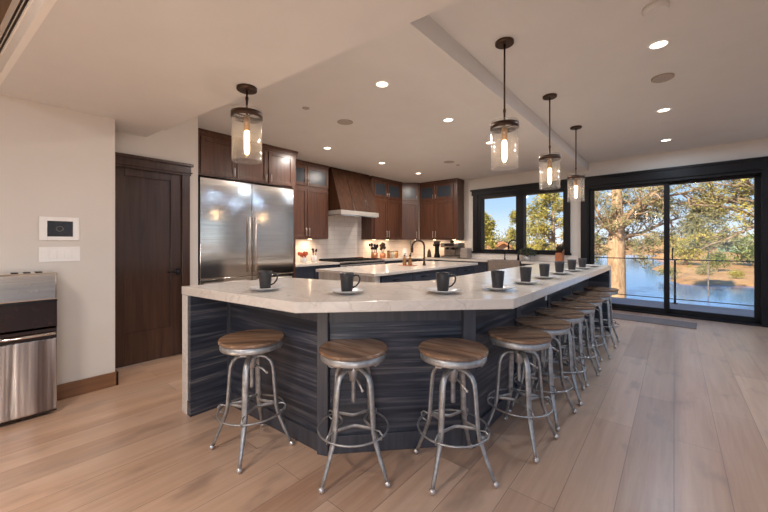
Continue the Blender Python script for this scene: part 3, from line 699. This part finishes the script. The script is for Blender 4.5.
crock('utensil_crock', 'small copper crock with round dark spoons, second right of the range', (-5.33,6.30,cz), .07, .12, 'copper', 7, 'bronze', 'utensil crock', .22, .035)
for k, (y, r, h, mt, lb) in enumerate(((6.52,.045,.16,'gold','tallest amber canister right of the copper crocks'),(6.66,.05,.14,'chrome','metal canister between the amber ones'),(6.82,.045,.15,'gold','amber canister nearest the white jar'))):
    t = thing('canister', lb, 'canister', (-5.33,y,cz), 0, 'canisters on the left counter')
    MB().lathe([(r,0),(r,h)], 20).build('jar', M[mt], t); MB().lathe([(r*1.05,h),(r*1.05,h+.015),(.01,h+.025)], 20).build('lid', M['bronze'], t)
t = thing('jar', 'white lidded jar glowing under the corner cabinet', 'jar', (-5.30,7.14,cz)); MB().lathe([(.06,0),(.065,.05),(.06,.19),(.05,.2)], 24).build('body', M['white'], t); MB().lathe([(.052,.2),(.05,.215),(.012,.22),(.012,.235)], 20).build('lid', M['white'], t)
def fobj(name, label, cat, s, out): return thing(name, label, cat, FW(s,out,cz), AW)
t = fobj('knick_knack', 'a', 'a', 0, 0); bpy.data.objects.remove(t)
t = fobj('copper_jar', 'small brown pointed jar left of the coffee grinder', 'jar', -4.80, .3)
MB().lathe([(.055,0),(.06,.02),(.045,.14),(.03,.17),(.03,.19)], 20).build('body', M['bronze'], t); MB().lathe([(.032,.19),(.02,.21),(.003,.22)], 16).build('lid', M['copper'], t)
t = fobj('coffee_grinder', 'tall black coffee grinder left of the espresso machine', 'coffee grinder', -4.56, .3)
MB().lathe([(.075,0),(.08,.03),(.055,.12),(.055,.26),(.075,.30)], 22).build('body', M['black'], t)
MB().lathe([(.06,.30),(.085,.33),(.085,.40),(.06,.415)], 22).build('hopper', M['blackp'], t); MB().box(-.10,-.05,-.03,.03,.28,.34).build('dial', M['black'], t)
t = fobj('espresso_machine', 'boxy chrome espresso machine under the cabinet by the window', 'espresso machine', -4.13, .28)
MB().box(-.25,.25,-.12,.18,0,.05).box(-.25,.25,.02,.18,.05,.36).box(-.25,.25,-.14,.18,.26,.36).build('body', M['gun'], t, bevel=.012)
MB().box(-.19,.19,-.115,.015,.052,.058).build('drip_tray', M['black'], t)
MB().box(-.13,.13,-.145,-.138,.29,.35).build('control_panel', M['blackp'], t)
for k in (-.09,.07): MB().lathe([(.032,-.05),(.036,0)], 18, (k,-.07,.26)).tube([(k,-.07,.235),(k,-.17,.225)], .011).build('portafilter', M['black'], t)
MB().tube([(.17,-.10,.26),(.175,-.12,.2),(.17,-.13,.10)], .005).build('steam_wand', M['black'], t)
MB().lathe([(.04,.36),(.045,.42),(.02,.43)], 18, (-.02,.02,0)).build('cup_on_top', M['bronze'], t)
t = fobj('toaster', 'pale grey four slot toaster right of the espresso machine', 'toaster', -3.74, .3)
MB().box(-.10,.10,-.11,.11,.01,.25).build('body', M['beige'], t, bevel=.03, seg=4)
for k in range(4): MB().box(-.08,.08,-.115,-.108,.05+k*.05,.062+k*.05).build('trim_band', M['discdark'], t)
MB().box(-.07,.07,-.05,-.02,.245,.252).box(-.07,.07,.02,.05,.245,.252).build('slot', M['black'], t)
# plant in pot by the window faucet
t = fobj('potted_herb', 'bushy green herb in a small pot in front of the window', 'plant', -2.34, .24)
MB().lathe([(.05,0),(.07,.09),(.06,.09),(.001,.08)], 20, cap1=False).build('pot', M['plate'], t)
lf = MB()
for k in range(900):
    a, b, r = random.uniform(0,6.28), random.uniform(-.3,1.4), random.uniform(.04,.135)
    p = Vector((r*1.5*math.cos(a)*math.cos(b), r*math.sin(a)*math.cos(b), .15+r*.9*math.sin(b)))
    q = [Vector((random.uniform(-1,1),random.uniform(-1,1),random.uniform(-1,1))*1)*.026 for _ in range(3)]
    lf.add([p+q[0], p+q[1], p+q[2]], [(0,1,2)])
for k in range(14):
    a = random.uniform(0,6.28); lf.tube([(0,0,.08),(.08*math.cos(a),.08*math.sin(a),.17)], .003, 4)
lf.build('foliage', M['leaf'], t)
# knife block
t = fobj('knife_block', 'orange wooden knife block with black handled knives before the window', 'knife block', -1.69, .30)
MB().add([(-.06,-.09,0),(.06,-.09,0),(.06,.07,0),(-.06,.07,0),(-.06,-.07,.17),(.06,-.07,.17),(.06,.09,.24),(-.06,.09,.24)], bf).build('block', M['knifewood'], t, bevel=.004)
for k in range(5):
    for j in range(2):
        x, y, z = -.044+k*.022, -.03+j*.07, .18+j*.035
        MB().box(-.008,.008,-.011,.011,0,.11+.02*((k+j)%2), Matrix.Translation((x,y,z)) @ Matrix.Rotation(.12,4,'X')).build('knife_handle', M['black'], t, bevel=.003)

# ------------------------------------------------------------------ balcony
dk = struct(MB().box(-6, 6, .2, 2.02, -.25, -.04).build('floor_balcony', M['deck'], None, OW, AW))
rl = thing('balcony_railing', 'dark metal balcony railing with clear glass panels outside the door', 'railing', FW(-.095,-1.92,-.04), AW)
MB().box(-5.9,5.9,-.02,.02,.912,.932).build('top_rail', M['rail'], rl, bevel=.004)
MB().box(-5.9,5.9,-.012,.012,.085,.10).build('bottom_rail', M['rail'], rl)
for k in range(-2,3): MB().box(k*2.4-.018,k*2.4+.018,-.018,.018,0,.91).box(k*2.4-.05,k*2.4+.05,-.05,.05,0,.012).build('post', M['rail'], rl)
for k in range(-4,5):
    if -4 <= k < 5: MB().box(k*1.2-.0+.02,(k+1)*1.2-.02,-.004,.004,.13,.90).build('glass_panel', M['pane'], rl)

# ------------------------------------------------------------------ outside
CY, SY = math.cos(math.atan(290/345)), math.sin(math.atan(290/345))
def to_world(r, f): return (CY*r-SY*f, SY*r+CY*f)       # axis pointing from the house to the lake
def to_axis(x, y): return (CY*x+SY*y, -SY*x+CY*y)
def sst(a, b, x): t = np.clip((x-a)/(b-a), 0, 1); return t*t*(3-2*t)
def ground_h(r, f):
    u = r/np.maximum(f, .1)
    wob = .03*np.sin(f*.13)+.02*np.sin(f*.31+1)
    bank = sst(.785, .86, u+wob)*sst(34, 39, f+2*np.sin(r*.15))           # right hand bank
    left = sst(.57, .50, u+wob) 
    near = sst(24, 19, f)
    far = sst(122, 132, f+4*np.sin(r*.05))
    land = np.maximum.reduce([bank, left, near, far])
    rise = .022*np.maximum(f-40, 0)*bank + .008*np.maximum(f-132, 0)
    return -4.4+land*1.15+rise*land+.12*np.sin(r*.7)*np.sin(f*.6)*land
xs = np.linspace(-260, 330, 200); fs_ = np.concatenate([np.linspace(-60, 160, 160), np.linspace(165, 420, 40)])
V_, F_ = [], []
for f in fs_:
    hh = ground_h(xs, np.full_like(xs, f))
    for r, h_ in zip(xs, hh): a_ = to_world(r, f); V_.append((a_[0], a_[1], float(h_)))
n_ = len(xs)
for j in range(len(fs_)-1):
    for i in range(n_-1): F_.append((j*n_+i, j*n_+i+1, (j+1)*n_+i+1, (j+1)*n_+i))
m = Mat('dry_grass_bank'); f1 = m.noise(m.coord('World'), .35, 6, .65); f2 = m.noise(m.coord('World'), 2.5, 4)
c = m.ramp(f1, [(.32, (.12,.11,.045,1)), (.40, (.50,.25,.09,1)), (.58, (.68,.37,.14,1)), (.75, (.62,.48,.30,1))])
M['ground'] = m.set(m.mix(.3, c, m.ramp(f2, [(.3,(.3,.16,.07,1)),(.7,(.7,.46,.24,1))])), .95)
gd = MB().add(V_, F_, True).build('ground', M['ground']); struct(gd)
m = Mat('lake_water'); f1 = m.noise(m.coord('World', (1,1,1)), 1.3, 4, .6); m.bump(f1, .12, .05)
M['water'] = m.set((.10,.27,.60,1), .08, 0, .5)
lk = MB().box(-320, 420, -120, 500, -3.62, -3.60).build('lake', M['water']); struct(lk)

def leafmat(name, a, b, c):
    mm = Mat(name); f = mm.noise(mm.coord('World'), 2.2, 4)
    return mm.set(mm.ramp(f, [(.3, a), (.5, b), (.72, c)]), .8)
M['pine'] = leafmat('golden_pine_needles', (.10,.11,.03,1), (.36,.33,.08,1), (.64,.52,.12,1))
M['pine2'] = leafmat('olive_pine_needles', (.11,.12,.05,1), (.28,.27,.13,1), (.50,.44,.25,1))
M['tgreen'] = leafmat('green_tree_leaves', (.05,.09,.025,1), (.17,.22,.06,1), (.36,.36,.12,1))
m = Mat('ponderosa_bark'); f1 = m.noise(m.coord('World', (7,7,2)), 1.0, 6, .65, 1)
m.bump(f1, .5, .03); M['bark'] = m.set(m.ramp(f1, [(.3, (.26,.15,.09,1)), (.5, (.50,.34,.21,1)), (.7, (.70,.53,.37,1))]), .9)
m = Mat('grey_bark'); f1 = m.noise(m.coord('World', (5,5,5)), 1.0, 5); M['bark2'] = m.set(m.ramp(f1, [(.3, (.16,.11,.085,1)), (.7, (.42,.33,.26,1))]), .9)

def tris(cents, size, k, seed=0, spread=1.0):
    """needle tufts: k slim triangles around each centre"""
    rs = np.random.RandomState(seed); c = np.repeat(np.array(cents), k, 0); n = len(c)
    d = rs.normal(size=(n,3)); d /= np.linalg.norm(d, axis=1)[:,None]
    e = rs.normal(size=(n,3)); e = np.cross(d, e); e /= np.linalg.norm(e, axis=1)[:,None]
    s = size*rs.uniform(.6,1.3,(n,1)); o = rs.normal(size=(n,3))*size*.6*spread
    a = c+o-e*s*.22; b = c+o+e*s*.22; t = c+o+d*s
    v = np.stack([a,b,t], 1).reshape(-1,3); return v
def leafmesh(name, v, mat, parent, loc=(0,0,0)):
    me = bpy.data.meshes.new(name); n = len(v)//3
    me.vertices.add(len(v)); me.vertices.foreach_set('co', v.astype('f').ravel())
    me.loops.add(len(v)); me.loops.foreach_set('vertex_index', np.arange(len(v), dtype='i'))
    me.polygons.add(n); me.polygons.foreach_set('loop_start', np.arange(0, len(v), 3, dtype='i'))
    me.update(calc_edges=True); me.validate(); me.materials.append(mat)
    o = bpy.data.objects.new(name, me); C.objects.link(o); o.parent = parent; o.location = loc; return o

def grow(mb, tips, p, d, L_, r, depth, rnd, droop=0, wander=.25):
    n = 6; pts = [p.copy()]; rad = [r]; q = p.copy(); dd = d.normalized()
    for i in range(n):
        dd = (dd+Vector((rnd.uniform(-1,1),rnd.uniform(-1,1),rnd.uniform(-1,1)-droop))*wander).normalized()
        q = q+dd*L_/n; pts.append(q.copy()); rad.append(max(.006, r*(1-.75*(i+1)/n)))
        if depth > 0 and i >= 1:
            for _ in range(1 if rnd.random() < .75 else 2):
                sd_ = (dd+Vector((rnd.uniform(-1,1),rnd.uniform(-1,1),rnd.uniform(-.6,.9)))*1.0).normalized()
                grow(mb, tips, q.copy(), sd_, L_*rnd.uniform(.35,.55), rad[-1]*.6, depth-1, rnd, droop, wander)
        if depth <= 0: tips.append(tuple(q))
    mb.tube(pts, rad, 5, cap=False)

# the big pine on the shore, right behind the balcony
rnd = random.Random(3)
bx, by = to_world(.675*14, 14)
big = thing('pine_tree', 'big pine with a thick tan trunk and twisted branches behind the railing', 'tree', (bx,by,-3.4))
tk = MB(); Z = lambda z: z+3.4
tl = lambda a, b, z: Vector((CY*a-SY*b, SY*a+CY*b, Z(z)))     # a = sideways, b = away from the house
tk.tube([tl(.05,0,-3.6),tl(.03,0,-2.6),tl(0,0,-1.0),tl(-.02,0,.4),tl(-.03,0,1.2),tl(-.05,0,1.7),tl(.02,0,2.3),tl(-.02,0,3.2),tl(.05,0,4.2),tl(-.1,0,6)],
        [.45,.36,.32,.31,.30,.24,.21,.19,.18,.12], 12)
tips = []
mains = [((.05,0,1.6),[(.5,.3,1.9),(1.0,.5,2.2),(1.5,.5,2.75),(2.1,.4,3.1),(3.0,.2,3.3)],.11),
 ((0,0,2.0),[(.45,-.2,2.45),(.8,-.4,2.9),(1.3,-.5,3.3),(1.8,-.4,4.0)],.10),
 ((0,0,1.4),[(.8,.4,1.5),(1.5,.8,1.6),(2.3,1.0,1.9),(3.6,1.4,2.3)],.10),
 ((0,0,1.1),[(.7,.3,1.05),(1.5,.4,.9),(2.4,.5,.95)],.06),
 ((0,0,1.8),[(-.5,.2,2.2),(-.8,.3,2.9),(-1.1,.2,3.7)],.08),
 ((0,0,1.5),[(-.5,-.3,1.7),(-1.1,-.4,2.2),(-1.6,-.4,2.9)],.07),
 ((0,0,1.0),[(-.6,.3,1.1),(-1.2,.4,.9),(-1.7,.5,1.0)],.07),
 ((0,0,2.6),[(.6,.5,2.9),(1.4,.8,3.0),(2.4,1.0,2.8),(3.8,.9,3.0)],.08),
 ((0,0,3.2),[(.5,.4,3.7),(1.4,.6,4.2),(2.6,.8,4.6)],.09)]
for s0, pts, r0 in mains:
    P_ = [tl(*s0)]+[tl(*q) for q in pts]
    n = len(P_); tk.tube(P_, [r0*(1-.6*i/(n-1)) for i in range(n)], 7, cap=False)
    for i in range(1, n):
        for _ in range(4):
            d = (P_[i]-P_[i-1]).normalized()+Vector((rnd.uniform(-1,1),rnd.uniform(-1,1),rnd.uniform(-.7,.9)))*1.1
            q = P_[i-1].lerp(P_[i], rnd.random())
            grow(tk, tips, q, d, rnd.uniform(.6,1.2), r0*.35, 1, rnd, .1, .35)
tk.build('trunk', M['bark'], big)
tips = [t for t in tips if rnd.random() < .30]
leafmesh('foliage', tris(tips, .11, 7, 1, 1.1), M['pine2'], big)

def conifer(label, r, f, H, trunk_r, crown0, crownR, mat, seed, nb=26, tuft=.22, k=9, bark='bark2', lean=0, name='pine_tree', group=None):
    rr = random.Random(seed); x, y = to_world(r, f); g0 = float(ground_h(np.array([r]), np.array([f]))[0]) if f > 0 else -3.4
    t = thing(name, label, 'tree', (x,y,g0), 0, group); mb = MB(); tp = []
    tot = H-g0
    mb.tube([(0,0,-.3),(lean*.3,0,tot*.35),(lean*.7,0,tot*.7),(lean,0,tot)], [trunk_r,trunk_r*.8,trunk_r*.5,.03], 8)
    for i in range(nb):
        q = (i+.5)/nb; z = (crown0-g0)*(1-q)+tot*q; R = crownR*(1-q)**.6*rr.uniform(.6,1.1)+.25
        a = rr.uniform(0, 6.28)
        grow(mb, tp, Vector((lean*z/tot,0,z)), Vector((math.cos(a),math.sin(a),rr.uniform(.05,.5))), R, trunk_r*.3*(1-q)+.015, 1, rr, -.05, .28)
    mb.build('trunk', M[bark], t)
    leafmesh('foliage', tris(tp, tuft, k, seed, 1.2), M[mat], t); return t
# right of the door: golden pine whose crown hangs over the view
conifer('golden green pine overhanging the right pane of the sliding door', 1.22*13, 13, 6.6, .24, 1.5, 4.6, 'pine', 11, 60, .13, 9)
conifer('slender olive pine in the middle of the right pane', .94*31, 31, 4.6, .05, .2, 2.6, 'pine2', 22, 40, .2, 7)
conifer('yellow green pine filling the right pane of the sink window', .49*20, 20, 4.6, .2, -1.2, 2.2, 'pine', 13, 36, .16, 8)
conifer('loose grey branched pine at the far right of the sink window', .60*25, 25, 6.6, .2, -.5, 2.0, 'pine2', 21, 30, .15, 4)
conifer('slim green conifer seen at the left edge of the sink window', .288*31, 31, 3.7, .2, -2.5, 1.3, 'pine', 14, 34, .25, 7)
conifer('small dark pine top in the left pane of the sink window', .385*37, 37, 4.4, .15, -.5, 1.2, 'pine', 15, 20, .2, 6)

def roundtree(label, r, f, top, rad, mat, seed, group=None, name='leafy_tree'):
    x, y = to_world(r, f); g0 = float(ground_h(np.array([r]), np.array([f]))[0]); t = thing(name, label, 'tree', (x,y,g0), 0, group)
    H = top-g0; rs = np.random.RandomState(seed)
    MB().tube([(0,0,-.3),(0,0,H*.5),(rad*.1,0,H*.8)], [rad*.09,rad*.06,.05], 6).build('trunk', M['bark2'], t)
    cl = []
    for i in range(26):
        d = rs.normal(size=3); d /= np.linalg.norm(d); q = rs.uniform(.3,.8)
        cc = np.array([d[0]*rad*q, d[1]*rad*q, H*.55+d[2]*H*.42*q])
        p = rs.normal(size=(34,3)); p /= np.linalg.norm(p,axis=1)[:,None]; cl.append(cc+p*rad*.36*rs.uniform(.5,1,(34,1)))
    leafmesh('foliage', tris(np.concatenate(cl), rad*.14, 2, seed), M[mat], t); return t
rs = random.Random(5)
roundtree('yellow green bushy tree left of the green house across the water', .875*60, 60, 2.2, 3.2, 'pine', 31)
roundtree('green bushy tree right of the green house across the water', 1.075*58, 58, 3.2, 4.0, 'tgreen', 32)
roundtree('dark green tree on the right bank at the edge of the right pane', .965*50, 50, .2, 1.8, 'tgreen', 33)
roundtree('low olive shrub on the near end of the right bank', .82*44, 44, -1.6, 1.3, 'pine2', 34, None, 'shrub')
roundtree('olive shrub low on the right bank below the green house', .93*46, 46, -1.9, 1.2, 'pine2', 35, None, 'shrub')
roundtree('yellow shrub at the waterline of the right bank', 1.02*42, 42, -2.2, 1.0, 'pine', 36, None, 'shrub')
roundtree('broad yellow green tree behind the sink window, right pane low', .47*31, 31, .9, 3.0, 'pine', 37)
roundtree('olive tree behind the brown roofed house in the window', .36*58, 58, 2.6, 3.8, 'pine2', 38)
for i in range(14):
    u = .56+.055*i; f = (136,150)[i%2]
    roundtree('tree of the hazy row on the far lakeshore', u*f, f, rs.uniform(3.5,6.5), rs.uniform(3.2,4), ['pine2','tgreen','pine'][i%3], 60+i, 'trees on the far lakeshore')

def house(name, label, r, f, w, dpt, zw, zr, wallcol, roofcol, rot):
    x, y = to_world(r, f); t = thing(name, label, 'house', (x,y,-3.6), rot); h0, h1 = zw+3.6, zr+3.6
    MB().box(-w/2,w/2,-dpt/2,dpt/2,0,h0).add([(-w/2,-dpt/2,h0),(w/2,-dpt/2,h0),(0,-dpt/2,h1-.15),(-w/2,dpt/2,h0),(w/2,dpt/2,h0),(0,dpt/2,h1-.15)], [(0,1,2),(5,4,3)]).build('wall', wallcol, t)
    e = w/2+.5; g = dpt/2+.5; s_ = (h1-h0)/(w/2)*.5
    MB().add([(-e,-g,h0-s_),(0,-g,h1),(e,-g,h0-s_),(-e,g,h0-s_),(0,g,h1),(e,g,h0-s_),(-e,-g,h0-s_-.2),(0,-g,h1-.2),(e,-g,h0-s_-.2),(-e,g,h0-s_-.2),(0,g,h1-.2),(e,g,h0-s_-.2)],
        [(0,1,4,3),(1,2,5,4),(6,9,10,7),(7,10,11,8),(0,6,7,1),(1,7,8,2),(3,4,10,9),(4,5,11,10),(0,3,9,6),(2,8,11,5)]).build('roof', roofcol, t)
    for k in (-.28,.05,.30):
        wf = MB().box(w*k-.6,w*k+.6,-dpt/2-.06,-dpt/2,h0-1.9,h0-.5).build('window', M['white'], t)
        MB().box(w*k-.5,w*k+.5,-dpt/2-.08,-dpt/2-.05,h0-1.8,h0-.6).build('pane', M['cabglass'], wf)
    return t
yaw = math.atan(290/345)
house('house', 'house with a broad orange brown roof low in the sink window', .312*44, 44, 7.0, 8, -.6, 1.3, simple('tan_siding', (.55,.42,.30,1), .8), simple('orange_brown_shingles', (.52,.24,.11,1), .8, 0, .2, 3), yaw)
house('house', 'pale green lakeside house with a light roof across the water', 1.03*105, 105, 7.0, 7, 1.2, 3.4, simple('mint_siding', (.30,.46,.34,1), .8), simple('pale_shingles', (.50,.42,.34,1), .8, 0, .2, 3), yaw-.3)

# ------------------------------------------------------------------ sky, sun and added fill lamps
w = bpy.data.worlds.new('sky'); sc.world = w; w.use_nodes = True; N = w.node_tree.nodes; L = w.node_tree.links
bg = N['Background']; tc = N.new('ShaderNodeTexCoord'); sp = N.new('ShaderNodeSeparateXYZ'); L.new(tc.outputs['Generated'], sp.inputs[0])
cr = N.new('ShaderNodeValToRGB'); L.new(sp.outputs['Z'], cr.inputs['Fac'])
e = cr.color_ramp.elements; e[0].position = 0; e[0].color = (.92,.98,1.05,1); e[1].position = .6; e[1].color = (.10,.25,.62,1)
for p, c in ((.09,(.50,.71,.95,1)),(.25,(.24,.46,.82,1))): k = e.new(p); k.color = c
L.new(cr.outputs[0], bg.inputs[0]); bg.inputs[1].default_value = 1.15
sl = bpy.data.lights.new('sun', 'SUN'); sl.energy = 8.5; sl.angle = .01; sl.color = (1,.84,.62)
so = bpy.data.objects.new('sun', sl); C.objects.link(so)
so.rotation_euler = Vector((-.12,-.86,.50)).to_track_quat('Z', 'Y').to_euler(); so.location = (0,-10,20)

# fill lamps added out of view behind and beside the camera, without fixtures
for x in (-1.3, .4, 2.4, 4.2):
    for y in (-2.6, -1.0): lamp('downlight_or_fill_lamp', x, y, 2.61, 32 if x < 0 else 13, WARM if x < 0 else COOL, .3)  # added fill, warm on the left and cool on the right
for x in (1.9, 3.8): lamp('downlight_or_fill_lamp', x, .75+.08*x, SOF-.01, 7, COOL, .14)  # added cool fill under the soffit, out of view
for x in (1.9, 3.6):  # added cool fill standing in for daylight on the right floor
    for y in (3.39, 5.11, 6.64): lamp('downlight_or_fill_lamp', x, y, CEIL-.008, 9, COOL, .10)

lamp('downlight_or_fill_lamp', -2.0, -.75, 2.61, 12, (1,.86,.72), .25, 2.0)  # added warm spot that brightens the left floor
lamp('wall_fill_lamp', .15, -.40, .85, 17, (1,.91,.82), .6, PI, (0, PI/2, 0))  # added unseen disc that brightens the left wall from the side
# ------------------------------------------------------------------ camera
cd = bpy.data.cameras.new('camera'); cd.sensor_width = 36; cd.lens = 345/768*36; cd.shift_y = -14/768; cd.clip_end = 1500; cd.clip_start = .05
co = bpy.data.objects.new('camera', cd); C.objects.link(co); co.location = (0,0,1.25); co.rotation_euler = (PI/2, 0, math.atan(290/345))
sc.camera = co
vs_ = sc.view_settings; vs_.view_transform = 'Standard'; vs_.look = 'None'; vs_.gamma = 1; vs_.use_curve_mapping = False; vs_.exposure = 0.0
sc.cycles.max_bounces = 10; sc.cycles.diffuse_bounces = 5; sc.cycles.glossy_bounces = 5; sc.cycles.transparent_max_bounces = 16; sc.cycles.sample_clamp_indirect = 6
sc.cycles.use_denoising = True
